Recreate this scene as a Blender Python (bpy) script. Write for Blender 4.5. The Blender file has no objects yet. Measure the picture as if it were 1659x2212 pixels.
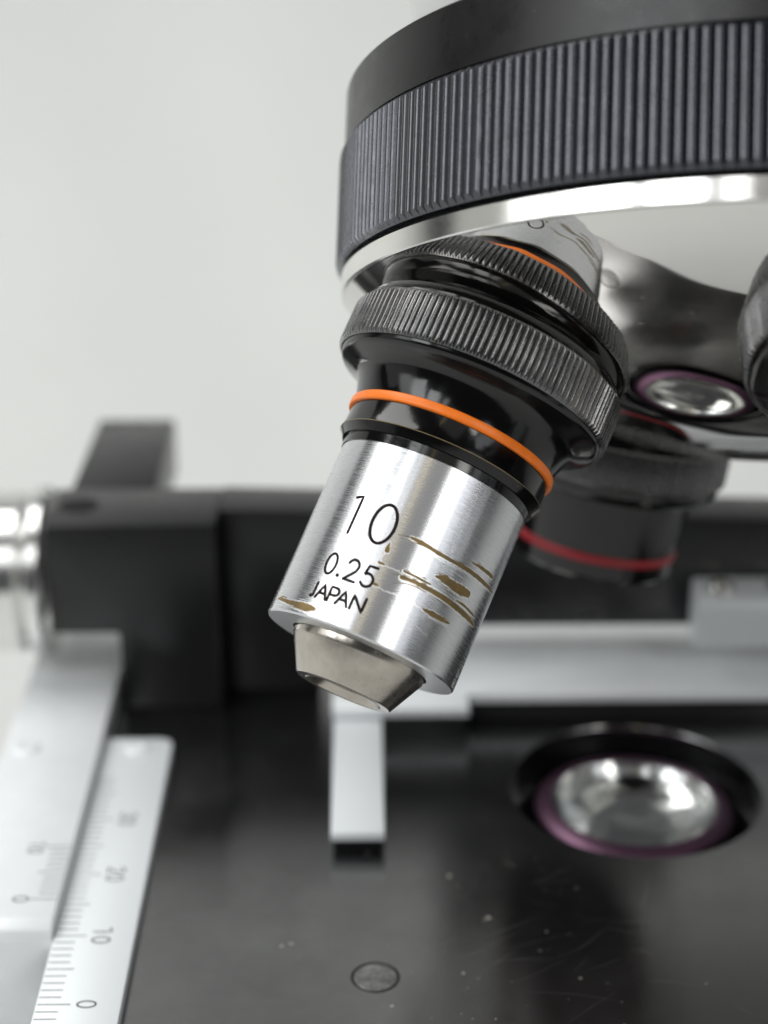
import bpy, bmesh, math, random
from mathutils import Matrix, Vector
PI = math.pi
rad = math.radians
MM = 0.001                      # every length below is in millimetres
scene = bpy.context.scene
col = scene.collection
random.seed(7)

# ------------------------------------------------------------------ camera
cam_data = bpy.data.cameras.new('camera')
cam = bpy.data.objects.new('camera', cam_data)
col.objects.link(cam)
cam.location = (0, 0, 0)
cam.rotation_euler = (rad(90 - 22.3), 0, rad(-0.75))
cam_data.sensor_fit = 'VERTICAL'
cam_data.sensor_height = 36
cam_data.lens = 36 * 3800 / 2212
cam_data.clip_start = 0.005
cam_data.clip_end = 20
cam_data.dof.use_dof = True
cam_data.dof.focus_distance = 0.172
cam_data.dof.aperture_fstop = 13.5
scene.camera = cam

# ------------------------------------------------------------------ light
scene.view_settings.view_transform = 'Standard'
scene.view_settings.look = 'None'
scene.view_settings.exposure = 0.0
scene.view_settings.gamma = 1.0
world = bpy.data.worlds.new('World')
scene.world = world
world.use_nodes = True
bg = world.node_tree.nodes['Background']
bg.inputs[0].default_value = (0.93, 0.95, 1.0, 1)
bg.inputs[1].default_value = 0.05


def area(name, loc, target, sx, sy, power, colour=(1, 1, 1)):
    d = bpy.data.lights.new(name, 'AREA')
    d.shape = 'RECTANGLE'
    d.size, d.size_y = sx * MM, sy * MM
    d.energy = power
    d.color = colour
    o = bpy.data.objects.new(name, d)
    col.objects.link(o)
    o.location = Vector(loc) * MM
    o.rotation_euler = (Vector(target) - Vector(loc)).to_track_quat('-Z', 'Y').to_euler()
    return o


FOC = (20, 175, -70)
area('window_pane_light', (-800, 12, 330), FOC, 215, 360, 0.55, (0.98, 0.99, 1.0))
area('window_pane_light', (-690, -200, 440), FOC, 262, 400, 1.9, (0.97, 0.99, 1.0))
area('window_pane_light', (-480, -395, 560), FOC, 215, 420, 1.75, (0.97, 0.99, 1.0))
area('window_pane_light', (-300, -520, 590), FOC, 90, 400, 0.40, (0.98, 0.99, 1.0))
area('warm_tube_light', (-75, -470, 720), FOC, 22, 500, 0.10, (1.0, 0.82, 0.45))
area('room_lamp', (470, -555, 445), FOC, 170, 430, 1.75, (1.0, 0.99, 0.96))
area('room_lamp', (665, -400, 400), FOC, 190, 460, 0.55, (0.95, 0.97, 1.0))
area('ceiling_bounce', (40, -520, 760), FOC, 620, 520, 0.40, (1.0, 0.98, 0.95))
area('ceiling_panel', (-520, 430, 820), (-40, 360, -190), 700, 700, 8.2, (1.0, 0.995, 0.97))

# ------------------------------------------------------------------ materials
def mat(name, base, metallic=0.0, rough=0.4, spec=0.5, bump=0.0, bump_scale=900, var=0.0, var_scale=120,
        rough_var=0.0, aniso=0.0, coat=0.0, coat_rough=0.05, stretch=None, base2=None, transmission=0.0, ior=1.5,
        uv=False, aniso_rot=0.0, tangent=None, specks=0.0, speck_colour=(0.3, 0.3, 0.3), speck_scale=1800, tint=None):
    m = bpy.data.materials.new(name)
    m.use_nodes = True
    nt = m.node_tree
    b = nt.nodes['Principled BSDF']
    b.inputs['Base Color'].default_value = (*base, 1)
    b.inputs['Metallic'].default_value = metallic
    b.inputs['Roughness'].default_value = rough
    b.inputs['Specular IOR Level'].default_value = spec
    b.inputs['IOR'].default_value = ior
    b.inputs['Coat Weight'].default_value = coat
    b.inputs['Coat Roughness'].default_value = coat_rough
    b.inputs['Transmission Weight'].default_value = transmission
    L = nt.links
    tc = nt.nodes.new('ShaderNodeTexCoord')
    mp = nt.nodes.new('ShaderNodeMapping')
    if stretch:
        mp.inputs['Scale'].default_value = stretch
    L.new(tc.outputs['UV' if uv else 'Object'], mp.inputs['Vector'])
    if aniso:
        b.inputs['Anisotropic'].default_value = aniso
        b.inputs['Anisotropic Rotation'].default_value = aniso_rot
        if tangent:
            t = nt.nodes.new('ShaderNodeCombineXYZ')
            for i in range(3):
                t.inputs[i].default_value = tangent[i]
        else:
            t = nt.nodes.new('ShaderNodeTangent')
            t.direction_type = 'RADIAL'
            t.axis = 'Z'
        L.new(t.outputs[0], b.inputs['Tangent'])
    if bump:
        n = nt.nodes.new('ShaderNodeTexNoise')
        n.inputs['Scale'].default_value = bump_scale
        n.inputs['Detail'].default_value = 4
        L.new(mp.outputs[0], n.inputs['Vector'])
        bp = nt.nodes.new('ShaderNodeBump')
        bp.inputs['Strength'].default_value = bump
        bp.inputs['Distance'].default_value = 0.0001
        L.new(n.outputs['Fac'], bp.inputs['Height'])
        L.new(bp.outputs[0], b.inputs['Normal'])
    if var or rough_var:
        n = nt.nodes.new('ShaderNodeTexNoise')
        n.inputs['Scale'].default_value = var_scale
        n.inputs['Detail'].default_value = 6
        n.inputs['Roughness'].default_value = 0.65
        L.new(mp.outputs[0], n.inputs['Vector'])
        if var:
            r = nt.nodes.new('ShaderNodeMapRange')
            r.inputs['From Min'].default_value = 0.3
            r.inputs['From Max'].default_value = 0.7
            L.new(n.outputs['Fac'], r.inputs['Value'])
            mx = nt.nodes.new('ShaderNodeMix')
            mx.data_type = 'RGBA'
            c2 = base2 if base2 else tuple(c * (1 - var) for c in base)
            mx.inputs['A'].default_value = (*base, 1)
            mx.inputs['B'].default_value = (*c2, 1)
            L.new(r.outputs[0], mx.inputs['Factor'])
            L.new(mx.outputs['Result'], b.inputs['Base Color'])
        if rough_var:
            r = nt.nodes.new('ShaderNodeMapRange')
            r.inputs['From Min'].default_value = 0.3
            r.inputs['From Max'].default_value = 0.7
            r.inputs['To Min'].default_value = max(0.02, rough - rough_var)
            r.inputs['To Max'].default_value = rough + rough_var
            L.new(n.outputs['Fac'], r.inputs['Value'])
            L.new(r.outputs[0], b.inputs['Roughness'])
    if tint:
        b.inputs['Specular Tint'].default_value = (*tint, 1)
    if specks:                                   # dust and nicks: the peaks of a fine noise
        n = nt.nodes.new('ShaderNodeTexNoise')
        n.inputs['Scale'].default_value = speck_scale
        n.inputs['Detail'].default_value = 2
        L.new(tc.outputs['Object'], n.inputs['Vector'])
        r = nt.nodes.new('ShaderNodeMapRange')
        r.inputs['From Min'].default_value = specks
        r.inputs['From Max'].default_value = specks + 0.06
        L.new(n.outputs['Fac'], r.inputs['Value'])
        mx = nt.nodes.new('ShaderNodeMix')
        mx.data_type = 'RGBA'
        L.new(r.outputs[0], mx.inputs['Factor'])
        old = b.inputs['Base Color']
        if old.is_linked:
            L.new(old.links[0].from_socket, mx.inputs['A'])
        else:
            mx.inputs['A'].default_value = (*base, 1)
        mx.inputs['B'].default_value = (*speck_colour, 1)
        L.new(mx.outputs['Result'], old)
    return m


M_knurl = mat('black_anodised_metal', (0.004, 0.004, 0.007), 0.0, 0.26, 0.8, ior=1.6, bump=0.12, bump_scale=4000, rough_var=0.09, var_scale=500, specks=0.755, speck_colour=(0.30, 0.30, 0.30), speck_scale=1900, tint=(0.90, 0.92, 1.0))
M_collar = mat('black_collar_metal', (0.004, 0.0035, 0.004), 0.0, 0.30, 0.4, rough_var=0.08, var_scale=150, bump=0.1, bump_scale=5000, specks=0.74, speck_scale=1200)
M_gloss = mat('glossy_black_paint', (0.002, 0.002, 0.0022), 0.0, 0.13, 0.5, ior=1.48, rough_var=0.05, var_scale=400, bump=0.06, bump_scale=1500, specks=0.75, speck_colour=(0.18, 0.17, 0.15), speck_scale=1500)
M_knurl2 = mat('black_chromed_knurl', (0.010, 0.010, 0.011), 0.0, 0.24, 1.0, ior=1.7, bump=0.12, bump_scale=5000, rough_var=0.08, var_scale=900, specks=0.72, speck_colour=(0.35, 0.28, 0.15), speck_scale=2600)
M_orange = mat('orange_enamel', (0.92, 0.20, 0.012), 0.0, 0.38, 0.4, var=0.12, var_scale=700, bump=0.2, bump_scale=1500)
M_red = mat('red_enamel', (0.32, 0.018, 0.026), 0.0, 0.35, 0.4)
M_chrome = mat('polished_chrome', (0.80, 0.79, 0.76), 1.0, 0.08, rough_var=0.03, var_scale=90)
M_rim = mat('turned_chrome_rim', (0.78, 0.77, 0.74), 1.0, 0.17, aniso=0.6, aniso_rot=0.25, rough_var=0.05, var_scale=1.0, stretch=(60, 0.3, 1), uv=True)
M_dome = mat('mirror_chrome', (0.72, 0.71, 0.69), 1.0, 0.035, rough_var=0.02, var_scale=60)
M_barrel = mat('turned_aluminium', (0.67, 0.68, 0.70), 1.0, 0.26, aniso=0.7, aniso_rot=0.25, bump=0.03, bump_scale=1.0, stretch=(26, 16, 1), rough_var=0.06, var_scale=1.0, uv=True, specks=0.77, speck_colour=(0.30, 0.29, 0.27), speck_scale=1500)
M_end = mat('turned_end_face', (0.70, 0.71, 0.73), 1.0, 0.32, bump=0.15, bump_scale=2500)
M_nickel = mat('tarnished_nickel', (0.55, 0.51, 0.455), 1.0, 0.24, aniso=0.6, aniso_rot=0.25, bump=0.05, bump_scale=2500, var=0.30, var_scale=260, rough_var=0.06, specks=0.74, speck_colour=(0.16, 0.12, 0.08), speck_scale=1500)
M_cup = mat('polished_lens_cell', (0.82, 0.82, 0.79), 1.0, 0.14)
M_knob = mat('satin_chrome_knob', (0.78, 0.78, 0.77), 1.0, 0.24, aniso=0.5, aniso_rot=0.25)
M_ink = mat('engraved_black_fill', (0.022, 0.014, 0.012), 0.0, 0.7, 0.08, var=0.3, var_scale=1500)
M_brass = mat('worn_brass_patch', (0.25, 0.17, 0.065), 0.45, 0.42, 0.4, var=0.6, base2=(0.13, 0.095, 0.04), var_scale=700, bump=0.4, bump_scale=2500)
M_scuff = mat('bright_scuff', (0.86, 0.87, 0.88), 1.0, 0.38)
M_worn = mat('worn_gold_edge', (0.32, 0.27, 0.16), 1.0, 0.35)
M_stage = mat('black_stage_enamel', (0.003, 0.0032, 0.0036), 0.0, 0.19, 1.0, ior=2.1, aniso=0.85, tangent=(0, 1, 0), rough_var=0.05, var_scale=60, bump=0.03, bump_scale=2500)
M_rail = mat('black_rail_anodised', (0.012, 0.012, 0.013), 0.0, 0.30, 0.5, ior=1.44, rough_var=0.05)
M_black = mat('deep_black', (0.004, 0.004, 0.005), 0.0, 0.6, 0.2)
M_satin = mat('satin_chrome_plate', (0.84, 0.865, 0.88), 0.1, 0.42, bump=0.05, bump_scale=3000, var=0.06, var_scale=200)
M_rule = mat('pale_satin_metal', (0.80, 0.835, 0.855), 0.2, 0.45, bump=0.05, bump_scale=3000)
M_white = mat('white_enamel', (0.66, 0.69, 0.71), 0.0, 0.35, 0.5)
M_pink = mat('purple_coated_glass', (0.012, 0.004, 0.010), 0.0, 0.38, 0.7, ior=1.8, tint=(1.0, 0.55, 0.85))
M_iris = mat('grey_lens_inside', (0.20, 0.205, 0.21), 0.4, 0.35)
M_glass = mat('clear_glass', (0.96, 0.97, 0.98), 0.0, 0.02, 0.5, transmission=1.0, ior=1.5)
M_plug = mat('brushed_grey_plug', (0.42, 0.42, 0.42), 0.8, 0.33, var=0.75, var_scale=900, bump=1.0, bump_scale=700)
M_head = mat('pale_grey_paint', (0.62, 0.63, 0.61), 0.0, 0.4)
M_back = mat('white_backdrop_paper', (0.735, 0.745, 0.732), 0.0, 0.9, 0.1, var=0.07, var_scale=5)
M_dust = mat('dust_specks', (0.30, 0.28, 0.25), 0.0, 0.8, 0.3)
M_hair = mat('hairline_scratch', (0.16, 0.16, 0.16), 0.3, 0.4)

# ------------------------------------------------------------------ helpers
def finish(name, verts, faces, m, parent=None, uvs=None, sharp=32, smooth=True):
    me = bpy.data.meshes.new(name)
    me.from_pydata([(x * MM, y * MM, z * MM) for x, y, z in verts], [], faces)
    if uvs:
        lay = me.uv_layers.new(name='UVMap')
        k = 0
        for p, fuv in zip(me.polygons, uvs):
            for j, li in enumerate(p.loop_indices):
                lay.data[li].uv = fuv[j]
    if smooth:
        me.polygons.foreach_set('use_smooth', [True] * len(me.polygons))
        me.set_sharp_from_angle(angle=rad(sharp))
    me.materials.append(m)
    o = bpy.data.objects.new(name, me)
    col.objects.link(o)
    if parent:
        o.parent = parent
    return o


def lathe(name, prof, m, parent=None, seg=160, sharp=32, c=(0, 0)):
    """Surface of revolution round local Z; prof = [(r, z)] ordered so that the outside is on the left hand."""
    n = len(prof)
    verts, faces, uvs = [], [], []
    arc = [0.0]
    for i in range(1, n):
        arc.append(arc[-1] + math.dist(prof[i], prof[i - 1]))
    for r, z in prof:
        for k in range(seg):
            a = 2 * PI * k / seg
            verts.append((c[0] + r * math.cos(a), c[1] + r * math.sin(a), z))
    for i in range(n - 1):
        for k in range(seg):
            k2 = (k + 1) % seg
            faces.append((i * seg + k, i * seg + k2, (i + 1) * seg + k2, (i + 1) * seg + k))
            u0, u1 = k / seg, (k + 1) / seg
            uvs.append(((u0, arc[i]), (u1, arc[i]), (u1, arc[i + 1]), (u0, arc[i + 1])))
    o = finish(name, verts, faces, m, parent, uvs, sharp)
    return o


def spline(pts, sub=8):
    out = []
    P = [pts[0]] + list(pts) + [pts[-1]]
    for i in range(1, len(P) - 2):
        p0, p1, p2, p3 = P[i - 1], P[i], P[i + 1], P[i + 2]
        for k in range(sub):
            t = k / sub
            out.append(tuple(0.5 * ((2 * p1[j]) + (-p0[j] + p2[j]) * t + (2 * p0[j] - 5 * p1[j] + 4 * p2[j] - p3[j]) * t * t
                                    + (-p0[j] + 3 * p1[j] - 3 * p2[j] + p3[j]) * t ** 3) for j in range(2)))
    out.append(tuple(pts[-1]))
    return out


def knurl(name, ro, depth, z0, z1, count, m, parent, flat=0.45, r_in=None, rnd=0.0, cham=1.0):
    """Straight-knurled ring: ridges round the rim, their ends cut by a chamfer so that they finish in teeth."""
    shape = [(0.0, 0.0), (0.5 - flat / 2 - 0.08, 0.82), (0.5 - flat / 2 + 0.06, 1.0), (0.5, 1.0 + rnd), (0.5 + flat / 2 - 0.06, 1.0), (0.5 + flat / 2 + 0.08, 0.82)]
    rr = ro - depth
    ri = r_in if r_in else rr - 1.5
    ang, dep = [], []
    for k in range(count):
        j = random.uniform(-0.04, 0.04)
        g = 1 - random.uniform(0, 0.10)
        for s, h in shape:
            ang.append(2 * PI * (k + s + (j if s else 0)) / count)
            dep.append(h * g)
    n = len(ang)
    verts, faces = [], []
    rows = []
    for q in range(4):
        row = []
        for a, h in zip(ang, dep):
            r = rr + depth * h
            e = depth * h * cham
            if q == 0:
                r, z = rr - 0.02, z0
            elif q == 1:
                z = z0 + e + 0.02
            elif q == 2:
                z = z1 - e - 0.02
            else:
                r, z = rr - 0.02, z1
            row.append(len(verts))
            verts.append((r * math.cos(a), r * math.sin(a), z))
        rows.append(row)
    for z, pos in ((z0, 0), (z1, 1)):
        row = []
        for a in ang:
            row.append(len(verts))
            verts.append((ri * math.cos(a), ri * math.sin(a), z))
        rows.insert(0, row) if pos == 0 else rows.append(row)
    for i in range(len(rows) - 1):
        for k in range(n):
            k2 = (k + 1) % n
            faces.append((rows[i][k], rows[i][k2], rows[i + 1][k2], rows[i + 1][k]))
    return finish(name, verts, faces, m, parent, None, 40)


def bm_to(name, bm, m, parent=None, sharp=32):
    bmesh.ops.recalc_face_normals(bm, faces=bm.faces)
    me = bpy.data.meshes.new(name)
    bmesh.ops.scale(bm, vec=(MM, MM, MM), verts=bm.verts)
    bm.to_mesh(me)
    bm.free()
    me.polygons.foreach_set('use_smooth', [True] * len(me.polygons))
    me.set_sharp_from_angle(angle=rad(sharp))
    me.materials.append(m)
    o = bpy.data.objects.new(name, me)
    col.objects.link(o)
    if parent:
        o.parent = parent
    return o


def prism(name, outline, axis, a0, a1, m, parent=None, bev=0.3, seg=2):
    """Outline polygon extruded along an axis; outline in the other two axes, in order."""
    bm = bmesh.new()
    def put(p, a):
        return {'x': (a, p[0], p[1]), 'y': (p[0], a, p[1]), 'z': (p[0], p[1], a)}[axis]
    lo = [bm.verts.new(put(p, a0)) for p in outline]
    hi = [bm.verts.new(put(p, a1)) for p in outline]
    bm.faces.new(lo)
    bm.faces.new(list(reversed(hi)))
    n = len(outline)
    for i in range(n):
        bm.faces.new((lo[i], hi[i], hi[(i + 1) % n], lo[(i + 1) % n]))
    bmesh.ops.recalc_face_normals(bm, faces=bm.faces)
    if bev:
        bmesh.ops.bevel(bm, geom=bm.edges[:], offset=bev, segments=seg, profile=0.5, affect='EDGES', clamp_overlap=True)
    return bm_to(name, bm, m, parent)


def box(name, x0, x1, y0, y1, z0, z1, m, parent=None, bev=0.3, seg=2):
    return prism(name, [(x0, y0), (x1, y0), (x1, y1), (x0, y1)], 'z', z0, z1, m, parent, bev, seg)


def rounded(x0, x1, y0, y1, r, corners='1111', n=8):
    """Rounded rectangle outline, corners in the order (x0,y0) (x1,y0) (x1,y1) (x0,y1)."""
    out = []
    for k, (cx, cy, a0) in enumerate(((x0, y0, 180), (x1, y0, 270), (x1, y1, 0), (x0, y1, 90))):
        if corners[k] == '0':
            out.append((cx, cy))
            continue
        ox = cx + r if cx == x0 else cx - r
        oy = cy + r if cy == y0 else cy - r
        for i in range(n + 1):
            a = rad(a0 + 90 * i / n)
            out.append((ox + r * math.cos(a), oy + r * math.sin(a)))
    return out


def empty(name, loc, rot=None, label=None, cat=None, group=None):
    o = bpy.data.objects.new(name, None)
    o.empty_display_size = 0.01
    col.objects.link(o)
    o.matrix_world = Matrix.Translation(Vector(loc) * MM) @ (rot.to_4x4() if rot else Matrix.Identity(4))
    o['label'], o['category'] = label, cat
    if group:
        o['group'] = group
    return o


def stroke_mesh(strokes, place, sub=0.35):
    """Ribbons of varying width with round ends. strokes = list of [(s, t, width)]; place(s, t) -> xyz."""
    verts, faces = [], []
    for st in strokes:
        pts = []
        for i in range(len(st) - 1):
            a, b = st[i], st[i + 1]
            n = max(1, int(math.dist(a[:2], b[:2]) / sub))
            for k in range(n):
                t = k / n
                pts.append(tuple(a[j] + (b[j] - a[j]) * t for j in range(3)))
        pts.append(st[-1])
        if len(pts) < 2:
            continue
        left, right = [], []
        n = len(pts)
        closed = math.dist(pts[0][:2], pts[-1][:2]) < 1e-6
        for i, (s, t, w) in enumerate(pts):
            p, q = pts[max(i - 1, 0)], pts[min(i + 1, n - 1)]
            if closed and i in (0, n - 1):
                p, q = pts[n - 2], pts[1]
            dx, dy = q[0] - p[0], q[1] - p[1]
            l = math.hypot(dx, dy) or 1
            nx, ny = -dy / l * w / 2, dx / l * w / 2
            left.append((s + nx, t + ny))
            right.append((s - nx, t - ny))
        base = len(verts)
        for a, b in zip(left, right):
            verts.append(place(*a))
            verts.append(place(*b))
        for i in range(n - 1):
            k = base + 2 * i
            faces.append((k, k + 1, k + 3, k + 2))
        if not closed:
            for idx in (0, n - 1):
                s, t, w = pts[idx]
                p = pts[1] if idx == 0 else pts[n - 2]
                a0 = math.atan2(t - p[1], s - p[0])
                b0 = len(verts)
                verts.append(place(s, t))
                for k in range(9):
                    a = a0 - PI / 2 + PI * k / 8
                    verts.append(place(s + w / 2 * math.cos(a), t + w / 2 * math.sin(a)))
                for k in range(8):
                    faces.append((b0, b0 + 1 + k, b0 + 2 + k))
    return verts, faces


def arc(cx, cy, rx, ry, a0, a1, w, n=22):
    return [(cx + rx * math.cos(rad(a0 + (a1 - a0) * k / n)), cy + ry * math.sin(rad(a0 + (a1 - a0) * k / n)), w) for k in range(n + 1)]


def glyph(ch, x, y0, h, wd, w):
    """Single-stroke engraved capitals and digits; x = left edge, y0 = top (y grows downwards)."""
    T = lambda pts: [(x + u * wd, y0 + v * h, w) for u, v in pts]
    if ch == '0':
        a = arc(x + wd / 2, y0 + h / 2, wd / 2, h / 2, 0, 360, w, 36)
        a[-1] = a[0]
        return [a]
    if ch == '1':
        return [T([(0.0, 0.06), (0.62, 0.0), (0.60, 1.0)])]
    if ch == '2':
        return [arc(x + wd * 0.47, y0 + h * 0.28, wd * 0.44, h * 0.28, 195, 385, w) + T([(0.80, 0.52), (0.05, 0.98)]), T([(0.05, 0.985), (1.0, 0.985)])]
    if ch == '3':
        return [arc(x + wd * 0.47, y0 + h * 0.26, wd * 0.42, h * 0.26, 200, 450, w), arc(x + wd * 0.47, y0 + h * 0.74, wd * 0.48, h * 0.26, 270, 520, w)]
    if ch == '5':
        return [T([(0.95, 0.0), (0.25, 0.02), (0.12, 0.45)]) + arc(x + wd * 0.45, y0 + h * 0.68, wd * 0.52, h * 0.31, 230, 505, w)]
    if ch == '.':
        return [T([(0.0, 0.97), (0.02, 0.97)])]
    if ch == 'J':
        return [T([(0.85, 0.0), (0.80, 0.75)]) + arc(x + wd * 0.45, y0 + h * 0.78, wd * 0.36, h * 0.22, 0, 130, w)]
    if ch == 'A':
        return [T([(0.0, 1.0), (0.5, 0.0), (1.0, 1.0)]), T([(0.2, 0.64), (0.8, 0.64)])]
    if ch == 'P':
        return [T([(0.1, 1.0), (0.1, 0.0), (0.55, 0.0)]) + arc(x + wd * 0.55, y0 + h * 0.27, wd * 0.38, h * 0.27, 270, 450, w) + T([(0.1, 0.54)])]
    if ch == 'N':
        return [T([(0.05, 1.0), (0.05, 0.0), (0.95, 1.0), (0.95, 0.0)])]
    return []


# ------------------------------------------------------------------ backdrop
def backdrop():
    prof = [(-900, -195), (300, -195)]
    for k in range(17):
        a = rad(-90 + 90 * k / 16)
        prof.append((420 + 260 * math.cos(a), 65 + 260 * math.sin(a)))
    prof.append((680, 370))
    verts, faces = [], []
    for y, z in prof:
        verts += [(-1300, y, z), (1300, y, z)]
    for i in range(len(prof) - 1):
        faces.append((2 * i, 2 * i + 1, 2 * i + 3, 2 * i + 2))
    b = len(verts)                               # unseen left sheet, added to brighten the reflections in the chrome rim
    for y in (-350, 420):
        verts += [(-1150, y, -194), (-1150, y, 420)]
    faces.append((b, b + 1, b + 3, b + 2))
    o = finish('backdrop', verts, faces, M_back, None, None, 60)
    o['kind'] = 'structure'


backdrop()

# ------------------------------------------------------------------ objectives
def frame(C, d):
    d = Vector(d).normalized()
    v = -Vector(C).normalized()
    x = (v - d * v.dot(d)).normalized()
    y = d.cross(x)
    return Matrix((x, y, d)).transposed()       # columns: front, side, towards the tip


def on_cyl(r):
    return lambda s, t: (r * math.cos(-s / r), r * math.sin(-s / r), t)


def objective(C, d, label, ring_mat, kind, size=1.0):
    t = empty('objective_lens', C, frame(C, d) * size, label, 'microscope objective', 'objective lenses screwed into the nosepiece')
    knurl('knurled_collar', 14.75, 0.36, -14.6, -9.5, 128, M_knurl2, t, flat=0.30, r_in=11.0, cham=1.3)
    lathe('shoulder', spline([(11.8, -21), (11.9, -17.4), (12.6, -16.7), (13.5, -16.0), (14.0, -15.2), (14.15, -14.62)], 5) + [(12, -14.62)], M_gloss, t)
    if kind == 'short':
        neck = spline([(14.25, -9.46), (14.0, -8.95), (13.2, -8.55), (12.4, -8.15), (11.85, -7.7), (11.45, -7.0), (11.15, -6.2), (10.95, -5.5), (10.85, -5.0)], 5)
        lathe('neck', [(11.5, -9.49), (14.25, -9.46)] + neck[1:] + [(10.85, -4.97), (10.3, -4.96)], M_gloss, t)
        lathe('colour_ring', spline([(10.4, -4.98), (11.05, -4.95), (11.17, -4.5), (11.05, -4.02), (10.4, -4.0)], 5), ring_mat, t)
        band = lathe('lower_band', [(10.3, -4.03), (10.78, -4.02), (10.80, -2.5), (10.97, -1.72), (10.93, -1.64), (10.42, -0.82), (10.15, -0.80), (10.10, 0.10), (9.6, 0.12)], M_gloss, t)
        lathe('worn_edge', [(10.96, -1.735), (11.0, -1.69), (10.96, -1.65)], M_worn, band, 200)
        b = lathe('barrel', [(9.55, 0.02), (9.90, 0.03), (10.0, 0.12), (10.0, 18.62), (9.86, 18.80)], M_barrel, t, 256)
        lathe('end_face', [(9.86, 18.80), (7.2, 18.83), (7.15, 18.0)], M_end, b)
        nose = lathe('nose', [(6.95, 18.3), (6.95, 19.35), (6.80, 19.6), (5.12, 22.85), (4.95, 22.98), (4.05, 23.0), (3.6, 22.5), (3.3, 22.2)], M_nickel, t)
        lathe('front_lens', [(3.35, 22.25), (2.4, 22.4), (1.2, 22.48), (0.0, 22.5)], M_gloss, nose, 48)
        return t, b
    neck = spline([(14.2, -9.46), (13.9, -8.2), (13.0, -7.4), (11.9, -7.1), (11.45, -6.9)], 5)
    body = lathe('black_sleeve', [(11.5, -9.49)] + neck + [(11.2, -6.8), (10.6, 0.1), (10.3, 0.15)], M_gloss, t)
    lathe('colour_ring', spline([(10.2, 0.13), (10.65, 0.15), (10.72, 0.7), (10.6, 1.3), (10.1, 1.32)], 5), ring_mat, t)
    lathe('tip_sleeve', [(10.2, 1.30), (10.5, 1.32), (10.35, 3.2), (9.9, 3.7), (6.0, 3.8), (0.0, 3.8)], M_gloss, t)
    return t, body


P0 = Vector((48.593, 221.489, 11.273))                 # where the objective axes meet the turret axis
NAX = Vector((-0.0410, -0.4569, -0.8886)).normalized()  # turret axis, downwards
C10 = Vector((7.172, 166.190, -65.217))
D10 = Vector((-0.4019, -0.5365, -0.7421)).normalized()

obj10, barrel = objective(C10, D10, 'silver objective engraved 10, with an orange ring and brown scuffs, at the front', M_orange, 'short')

# engraving
ink = []
ink += glyph('1', -6.72, 5.90, 3.88, 1.10, 0.30)
ink += glyph('0', -4.06, 5.90, 3.98, 2.36, 0.33)
o = finish('engraved_number', *stroke_mesh(ink, on_cyl(10.02)), M_ink, barrel, None)
ink = glyph('0', -6.90, 12.08, 2.10, 1.14, 0.28) + glyph('.', -5.16, 12.0, 2.12, 1.0, 0.38)
ink += glyph('2', -4.50, 12.08, 2.14, 1.24, 0.28) + glyph('5', -2.72, 12.12, 2.10, 1.18, 0.28)
finish('engraved_aperture', *stroke_mesh(ink, on_cyl(10.02)), M_ink, barrel, None)
ink = []
for ch, x, wd in (('J', -7.32, 0.58), ('A', -6.50, 1.18), ('P', -5.22, 1.12), ('A', -4.16, 1.18), ('N', -2.72, 1.36)):
    ink += glyph(ch, x, 15.26, 1.42, wd, 0.28)
finish('engraved_country', *stroke_mesh(ink, on_cyl(10.02)), M_ink, barrel, None)

# places where the plating is rubbed through
WEAR = [
    [(0.1, 8.09, 0.29), (1.07, 8.17, 0.54), (3.33, 8.35, 0.46), (5.26, 8.36, 0.42), (7.19, 8.29, 0.54), (9.92, 8.38, 0.54), (12.66, 8.42, 0.17)],
    [(6.97, 7.43, 0.17), (8.59, 7.33, 0.46), (11.07, 7.29, 0.46)],
    [(0.72, 11.34, 0.25), (2.53, 11.37, 0.34), (3.64, 11.40, 0.2)],
    [(0.75, 11.99, 0.46), (2.04, 11.85, 0.55), (3.58, 11.84, 0.5), (5.03, 11.88, 0.63), (6.73, 11.99, 0.75), (8.47, 12.17, 0.63), (11.28, 12.38, 0.38)],
    [(7.1, 11.45, 0.21), (8.8, 11.50, 0.29), (10.85, 11.68, 0.17)],
    [(3.84, 10.42, 0.29), (4.74, 10.3, 0.84), (6.09, 10.39, 1.04), (7.25, 10.38, 1.17), (8.19, 10.28, 0.84)],
    [(3.96, 13.81, 0.29), (5.04, 13.82, 0.71), (6.37, 13.83, 0.5), (7.37, 13.77, 0.17)],
    [(-12.05, 17.53, 0.29), (-9.59, 17.82, 0.54), (-7.95, 17.9, 0.84), (-6.87, 17.88, 0.92), (-5.99, 17.87, 0.5)],
    [(-1.55, 9.37, 0.1), (-1.59, 9.76, 0.33), (-1.52, 10.16, 0.5)],
    [(-1.77, 11.52, 0.29), (-1.24, 11.51, 0.21)],
    [(-1.33, 13.6, 0.33), (-0.91, 13.63, 0.13)],
]


def ragged(st, amt):
    out = []
    for i in range(len(st) - 1):
        a, b = st[i], st[i + 1]
        n = max(2, int(math.dist(a[:2], b[:2]) / 0.16))
        for k in range(n):
            t = k / n
            s, z, w = (a[j] + (b[j] - a[j]) * t for j in range(3))
            out.append((s, z + random.gauss(0, amt * 0.35), max(0.05, w * (1 + random.gauss(0, amt * 1.6)))))
    out.append(st[-1])
    return out


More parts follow.
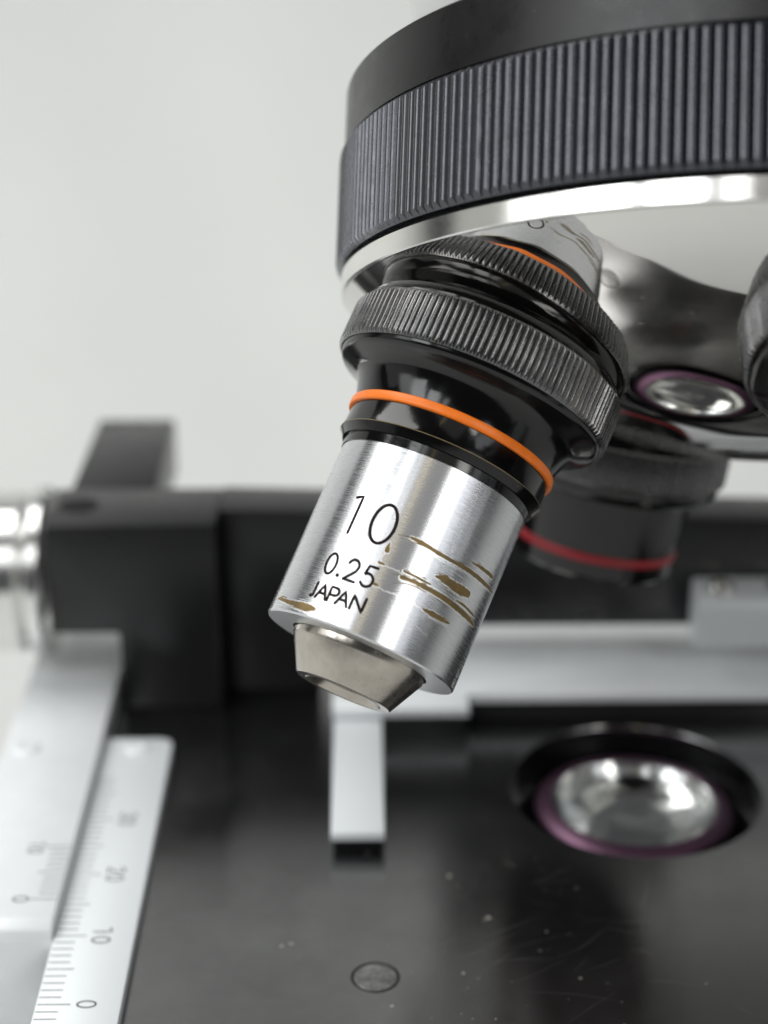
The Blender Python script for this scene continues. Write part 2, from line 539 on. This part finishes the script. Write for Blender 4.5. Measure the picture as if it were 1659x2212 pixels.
def strands(st, w_out):
    """Fine parallel scrapes that fray the ends and edges of a rubbed patch."""
    wide = max(w for _, _, w in st)
    s0, s1 = st[0][0], st[-1][0]
    zs = lambda s: next((a[1] + (b[1] - a[1]) * (s - a[0]) / ((b[0] - a[0]) or 1) for a, b in zip(st, st[1:]) if min(a[0], b[0]) <= s <= max(a[0], b[0])), st[-1][1])
    out = []
    for _ in range(int(4 + wide * 16)):
        a = s0 + (s1 - s0) * random.uniform(-0.10, 0.75)
        b = a + (s1 - s0) * random.uniform(0.15, 0.45)
        z = random.gauss(0, wide * 0.30)
        q = random.uniform(0.05, 0.12) * w_out
        out.append([(a, zs(a) + z, 0.02), ((a + b) / 2, zs((a + b) / 2) + z, q), (b, zs(b) + z, 0.02)])
    return out


for st in WEAR:
    flat_run = abs(st[-1][0] - st[0][0]) > 0.6
    body = ragged([(s_, z_, w_ * (0.80 if flat_run else 1)) for s_, z_, w_ in st], 0.045)
    rim = [(s_, z_ + 0.04, w_ + 0.15) for s_, z_, w_ in ragged(st, 0.06)]
    finish('bright_scuff', *stroke_mesh([rim] + (strands([(a, b + 0.05, c * 1.4) for a, b, c in st], 0.8) if flat_run else []), on_cyl(10.010)), M_scuff, barrel, None)
    finish('wear_mark', *stroke_mesh([body] + (strands(st, 1.2) if flat_run else []), on_cyl(10.020)), M_brass, barrel, None)
HAIR = [
    [(-1.26, 11.62, 0.07), (0.26, 11.59, 0.1), (0.75, 11.72, 0.06)],
    [(-0.82, 13.84, 0.06), (0.4, 13.82, 0.12), (1.42, 13.77, 0.1), (1.5, 14.0, 0.1)],
    [(2.93, 13.79, 0.10), (4.13, 13.94, 0.08), (4.33, 14.58, 0.05)],
    [(-6.33, 11.32, 0.06), (-6.41, 10.7, 0.09), (-5.9, 10.3, 0.06), (-5.68, 9.99, 0.05)],
    [(-6.44, 5.13, 0.05), (-6.03, 4.72, 0.08)],
    [(1.31, 8.48, 0.08), (3.13, 8.66, 0.12), (4.94, 8.73, 0.08), (8.53, 8.75, 0.10)],
    [(-1.5, 10.2, 0.07), (-1.75, 11.0, 0.09), (-1.6, 11.4, 0.06)],
    [(3.9, 15.6, 0.05), (5.5, 15.9, 0.06)],
]
finish('hairline_scratch', *stroke_mesh([ragged(h, 0.1) for h in HAIR], on_cyl(10.008)), M_scuff, barrel, None)


def turn(v, a):
    return Matrix.Rotation(rad(a), 3, NAX) @ v


d2 = turn(D10, 90)
objective((P0 + d2 * (C10 - P0).length) * 0.95, d2, 'all black objective with a red ring near its tip, hanging behind the silver one', M_red, 'long', 0.95)
d3 = turn(D10, -76)
objective(P0 + d3 * ((C10 - P0).length - 2.0), d3, 'black knurled objective cut off by the right edge of the photo', M_orange, 'short')

# set screw in the collar of the front objective
def ball(name, c, r, m, parent, squash=1.0):
    bm = bmesh.new()
    bmesh.ops.create_uvsphere(bm, u_segments=24, v_segments=14, radius=r)
    for v in bm.verts:
        v.co.z *= squash
        v.co += Vector(c)
    return bm_to(name, bm, m, parent, 60)


# ------------------------------------------------------------------ nosepiece
zax = NAX
xax = Vector((1, 0, 0)); xax = (xax - zax * xax.dot(zax)).normalized()
NROT = Matrix((xax, zax.cross(xax), zax)).transposed()
NB = P0 + NAX * 70
nose = empty('revolving_nosepiece', NB, NROT, 'black knurled turret ring with a mirror chrome underside holding the objectives', 'nosepiece')
H = lambda pr: [(r, h - 70) for r, h in pr]
lathe('fixed_collar', H([(40, 50.2), (47.6, 50.2), (48.1, 50.6), (48.1, 57.25), (46, 57.25)]), M_collar, nose, 256)
knurl('knurled_grip', 48.62, 0.62, 57.3 - 70, 70.3 - 70, 270, M_knurl, nose, flat=0.42, r_in=45.0, cham=1.1)
lathe('shadow_gap', H([(46.5, 70.2), (47.2, 70.3), (47.2, 70.9), (46.5, 71.0)]), M_black, nose, 256)
lathe('chrome_rim', H([(46.0, 70.75), (47.75, 70.78), (47.95, 70.95), (47.85, 72.95), (47.7, 73.07), (47.2, 73.1)]), M_rim, nose, 320)
dome = spline([(47.5, 73.1), (46.5, 73.8), (45.0, 74.82), (42.5, 76.42), (39.0, 78.5), (36.0, 80.14), (33.5, 81.37), (30.0, 82.9), (24.0, 85.1), (18.0, 86.85), (12.0, 88.1), (8.0, 88.65), (4.0, 88.95), (0.01, 89.05)], 8)
lathe('mirror_base', H(dome), M_dome, nose, 320, 80)

head = empty('microscope', P0 + NAX * 30, NROT, 'pale grey microscope body just showing above the black turret', 'microscope')
lathe('head_casting', [(0, -40), (43, -40), (44, -38), (42.0, 6), (40.0, 14), (37.0, 20.1)], M_head, head, 128)

unseen_limb = prism('unseen_limb', rounded(16, 61, 292, 340, 6, '1111'), 'z', -92, 150, M_collar, head, 2.0, 3)  # unseen column, added so the stage reflects a dark band
unseen_limb.data.transform(head.matrix_world.inverted())
# ------------------------------------------------------------------ stage
MM = 0.0011                     # from here on one unit is one division of the stage ruler
HX, HY, HR = 31.4, 176.2, 14.45
ZS = -107.0
st_root = empty('microscope_stage', (20, 150, -113), None, 'flat glossy black stage plate with a round hole and dust', 'microscope stage')


def loc_to(o, base):
    for v in o.data.vertices:
        v.co -= Vector(base) * MM
    return o


def stage_plate():
    x0, x1, y0, y1 = -31.0, 78.0, 130.5, 214.0
    n = 128
    verts, faces = [], []
    ring = [(HR + 0.12, ZS), (HR, ZS - 0.15), (HR, ZS - 6)]
    out = []
    for k in range(n):
        a = 2 * PI * k / n
        c, s = math.cos(a), math.sin(a)
        tx = ((x1 - HX) if c > 0 else (HX - x0)) / abs(c) if abs(c) > 1e-6 else 1e9
        ty = ((y1 - HY) if s > 0 else (HY - y0)) / abs(s) if abs(s) > 1e-6 else 1e9
        q = min(tx, ty)
        out.append((HX + c * q, HY + s * q))
    # move the nearest rim points onto the corners
    for cx, cy in ((x0, y0), (x1, y0), (x1, y1), (x0, y1)):
        i = min(range(n), key=lambda j: math.dist(out[j], (cx, cy)))
        out[i] = (cx, cy)
    rows = [[(x, y, ZS - 6) for x, y in out], [(x, y, ZS) for x, y in out]]
    for r, z in ring:
        rows.append([(HX + r * math.cos(2 * PI * k / n), HY + r * math.sin(2 * PI * k / n), z) for k in range(n)])
    rows.append(rows[0])
    for r in rows[:-1]:
        verts += r
    m_ = len(rows) - 1
    for i in range(m_):
        j = (i + 1) % m_
        for k in range(n):
            k2 = (k + 1) % n
            faces.append((i * n + k, i * n + k2, j * n + k2, j * n + k))
    B = (20, 150, -113)
    verts = [(x - B[0], y - B[1], z - B[2]) for x, y, z in verts]
    return finish('stage_plate', verts, faces, M_stage, st_root, None, 30)


plate = stage_plate()
# plugged screw recess in the plate
plug = lathe('recess_plug', [(2.05, 5.99), (2.0, 6.03), (1.2, 6.06), (0.6, 6.09), (0.0, 6.10)], M_plug, st_root, 48)
plug.location = Vector((1.0 - 20, 141.4 - 150, 0)) * MM
seat = lathe('recess_edge', [(2.45, 5.99), (2.36, 6.03), (2.2, 6.03), (2.04, 5.99)], M_rail, st_root, 48)
seat.location = plug.location

# ------------------------------------------------------------------ condenser in the hole
co = empty('condenser', (HX, HY, -125), None, 'round glass condenser lens with a purple rim, sunk in the stage hole', 'condenser lens')
K = lambda pr: [(r, z + 125) for r, z in pr]
lathe('housing', K([(14.2, -125), (14.2, -112.5), (13.6, -111.8), (13.0, -111.75), (12.4, -110.5), (11.5, -109.6), (11.4, -110.2)]), M_gloss, co, 128)
lathe('coated_rim', K(spline([(11.45, -109.75), (11.3, -109.4), (10.6, -109.0), (9.6, -108.7), (9.5, -109.2)], 5)), M_pink, co, 128)
lathe('polished_cup', K(spline([(9.5, -109.4), (8.7, -110.6), (7.4, -111.7), (5.8, -112.5), (5.0, -112.8)], 5)), M_cup, co, 128)
lathe('dark_iris', K([(5.05, -112.7), (3.2, -112.9), (0.0, -113.0)]), M_iris, co, 64)
for dx in (-1.25, 1.25):  # two bright beads standing in for lamp reflections in the lens
    glint = lathe('lens_glint', [(0.55, -0.3), (0.5, 0.15), (0.3, 0.35), (0.0, 0.42)], M_cup, co, 20)
    glint.location = Vector((dx, -0.6, 12.15)) * MM
lathe('top_lens', K(spline([(9.55, -109.0), (8.0, -108.3), (6.0, -107.75), (3.0, -107.4), (0.01, -107.3)], 5) + [(0.0, -108.0), (9.4, -109.6), (9.55, -109.0)]), M_glass, co, 96)

# ------------------------------------------------------------------ mechanical stage
def at(o_empty):
    return o_empty.location / MM


ms = empty('mechanical_stage', (10, 204, -107), None, 'black cross-slide rail along the back of the stage with a grey arm', 'mechanical stage')
B = Vector((10, 204, -107))


def part(o, base=None):
    b = Vector(base) if base is not None else B
    for v in o.data.vertices:
        v.co -= b * MM
    return o


part(prism('rail_block', [(-38.6, -96.5), (-30.2, -96.5), (-30.2, -106.98), (-17.8, -106.98), (-17.8, -82), (-38.6, -82)], 'y', 196, 208.5, M_rail, ms, 0.35))
part(prism('rail_beam', [(-17.78, -106.98), (-5.5, -106.98), (-5.5, -98.0), (80, -98.0), (80, -84.4), (-17.78, -81.8)], 'y', 200.6, 208.5, M_rail, ms, 0.35))
part(box('rail_arm', -37.0, -26.4, 208.52, 235, -90, -82.05, M_rail, ms, 0.35))
part(lathe('screw_hole_shade', [(2.5, -81.99), (2.3, -81.93), (0.0, -81.94)], M_black, ms, 40, c=(-35.2, 202.6)))  # flat black disc, painted as the shade inside a hole

kn = empty('adjustment_knob', (-52, 205, -92), Matrix.Rotation(rad(90), 3, 'Y'), 'polished chrome knob at the left edge beside the black rail', 'knob')
lathe('knob_barrel', [(0, -12), (9.6, -12), (10.2, -11.5), (10.2, 9.2), (9.6, 9.8), (8.6, 9.9), (8.6, 10.6), (10.6, 10.7), (10.9, 11.0), (10.9, 12.3), (10.4, 12.7), (0, 12.8)], M_knob, kn, 96)

# vernier bar, moves along the ruler
vb = empty('vernier_bar', (-36.6, 180, -104), None, 'thick grey metal bar with a short vernier scale, left of the white ruler', 'vernier scale')
VB = (-36.6, 180, -104)
part(prism('bar', [(145.6, -117), (214, -117), (214, -104), (145.6 + 1.8, -104), (145.6 + 0.5, -104.5), (145.6, -105.8)], 'x', -42.4, -31.05, M_satin, vb, 0.25), VB)


def flat_at(z, base):
    return lambda s, t: (s - base[0], t - base[1], z - base[2])


def turned(strokes, x0, y0):
    """Lettering read towards the viewer: up = +x, reading direction = -y."""
    return [[(x0 - t, y0 - s, w) for s, t, w in st_] for st_ in strokes]


def number(txt, xr, yc, h, wd, gap, w):
    n = len(txt)
    total = n * wd + (n - 1) * gap
    out = []
    for i, ch in enumerate(txt):
        out += turned(glyph(ch, -total / 2 + i * (wd + gap), 0, h, wd, w), xr, yc)
    return out


ticks = []
for i in range(11):
    y = 150.6 + 0.96 * i
    ticks.append([(-31.25, y, 0.12), (-33.9 if i in (0, 5, 10) else -33.2, y, 0.12)])
finish('graduation', *stroke_mesh(ticks, flat_at(-103.985, VB), 5), M_ink, vb, None)
finish('numeral', *stroke_mesh(number('0', -34.1, 150.6, 1.55, 0.9, 0.4, 0.16), flat_at(-103.985, VB)), M_ink, vb, None)
finish('numeral', *stroke_mesh(number('10', -34.1, 160.0, 1.55, 0.8, 0.4, 0.16), flat_at(-103.985, VB)), M_ink, vb, None)


def screw(x, y, z, r, parent, base):
    s = part(lathe('screw', [(r, z - 0.05), (r, z + 0.10), (r - 0.2, z + 0.22), (r * 0.45, z + 0.24), (r * 0.40, z + 0.05), (0.0, z + 0.04)], M_satin, parent, 40, c=(x, y)), base)
    return s


screw(-39.6, 181.0, -104, 1.6, vb, VB)

# ruler plate
RU = (-27, 150, -105.5)
ru = empty('ruler_plate', RU, None, 'white metal ruler with tick marks and a rounded corner, lying on the stage', 'ruler')
part(prism('plate', rounded(-30.95, -22.9, 129.0, 185.9, 1.6, '0010'), 'z', -106.97, -105.5, M_rule, ru, 0.12), RU)
ticks = []
for i in range(-5, 39):
    y = 135.7 + 1.072 * i
    l = 3.0 if i % 10 == 0 else (2.55 if i % 5 == 0 else 2.0)
    ticks.append([(-30.75, y, 0.12), (-30.75 + l, y, 0.12)])
finish('graduation', *stroke_mesh(ticks, flat_at(-105.485, RU), 8), M_ink, ru, None)
for i, tx in enumerate(('0', '10', '20', '30')):
    finish('numeral', *stroke_mesh(number(tx, -25.3, 135.7 + 10.72 * i, 1.75, 0.95, 0.5, 0.17), flat_at(-105.485, RU)), M_ink, ru, None)
screw(-27.0, 183.6, -105.5, 1.5, ru, RU)

# slide holder
SH = (20, 198, -105)
sh = empty('slide_holder', SH, None, 'light grey slide holder plate with a white finger reaching over the stage', 'slide holder')
part(prism('holder_plate', [(-3.8, 188.2), (12.8, 188.2), (12.8, 191.8), (80, 191.8), (80, 212), (-3.8, 212)], 'z', -104.2, -103.0, M_satin, sh, 0.15), SH)
part(box('holder_base', 13.2, 80, 192.3, 212, -106.97, -104.22, M_rail, sh, 0.2), SH)
part(box('finger', -3.64, 2.22, 163.0, 191.0, -105.5, -104.4, M_white, sh, 0.2), SH)
part(box('finger_base', -3.3, 1.9, 163.5, 190.8, -106.97, -105.52, M_black, sh, 0.1), SH)
cl = part(prism('clamp_block', [(195.6, -98.6), (200.4, -98.6), (200.4, -91.2), (196.0, -92.6), (195.6, -93.2)], 'x', 41.2, 62, M_rule, sh, 0.25), SH)
for x in (44.6, 51.8):
    s = part(lathe('clamp_screw', [(1.5, -92.2), (1.5, -91.4), (1.2, -91.1), (0.5, -91.1), (0.45, -91.4), (0, -91.4)], M_chrome, cl, 32, c=(x, 198.4)), SH)

# ------------------------------------------------------------------ dust on the stage
def dust():
    verts, faces = [], []
    spots = [(-8.3, 146.5, .25), (-7.4, 146.9, .28), (-6.6, 144.6, .12), (2.6, 137.0, .26), (12.7, 151.0, .3), (9.0, 158.6, .28), (9.6, 141.9, .22), (21.0, 141.0, .18)]
    for _ in range(60):
        spots.append((random.gauss(18, 9), random.uniform(128, 165), random.choice((.05, .06, .08, .1, .13))))
    for _ in range(45):
        spots.append((random.uniform(-22, 38), random.uniform(128, 165), random.choice((.03, .04, .06))))
    for x, y, r in spots:
        if math.dist((x, y), (HX, HY)) < HR + 1:
            continue
        b = len(verts)
        k = 6
        for i in range(k):
            a = 2 * PI * i / k + random.random()
            q = r * random.uniform(.6, 1.1)
            verts.append((x + q * math.cos(2 * PI * i / k), y + q * math.sin(2 * PI * i / k), ZS + 0.005))
        verts.append((x, y, ZS + r * 0.7))
        for i in range(k):
            faces.append((b + i, b + (i + 1) % k, b + k))
    o = finish('dust', verts, faces, M_dust, None, None, 80)
    o['kind'] = 'stuff'
    o['label'] = 'pale dust specks scattered over the black stage plate'
    o['category'] = 'dust'


dust()

# fine scratches rubbed into the plate by slides
lines = []
for _ in range(46):
    x, y = random.gauss(20, 13), random.uniform(131, 158)
    if math.dist((x, y), (HX, HY)) < HR + 9 or x < -20:
        continue
    a, l = random.gauss(0.25, 0.5), random.uniform(2, 9)
    c = random.uniform(-0.04, 0.04)
    w = random.choice((0.012, 0.016, 0.022))
    lines.append([(x + l * t * math.cos(a + c * t * l), y + l * t * math.sin(a + c * t * l), w * (1 - abs(2 * t - 1) ** 3 + 0.15)) for t in [k / 8 for k in range(9)]])
finish('surface_scratch', *stroke_mesh(lines, lambda p, q: (p - 20, q - 150, 6.004), 1.0), M_hair, st_root, None)
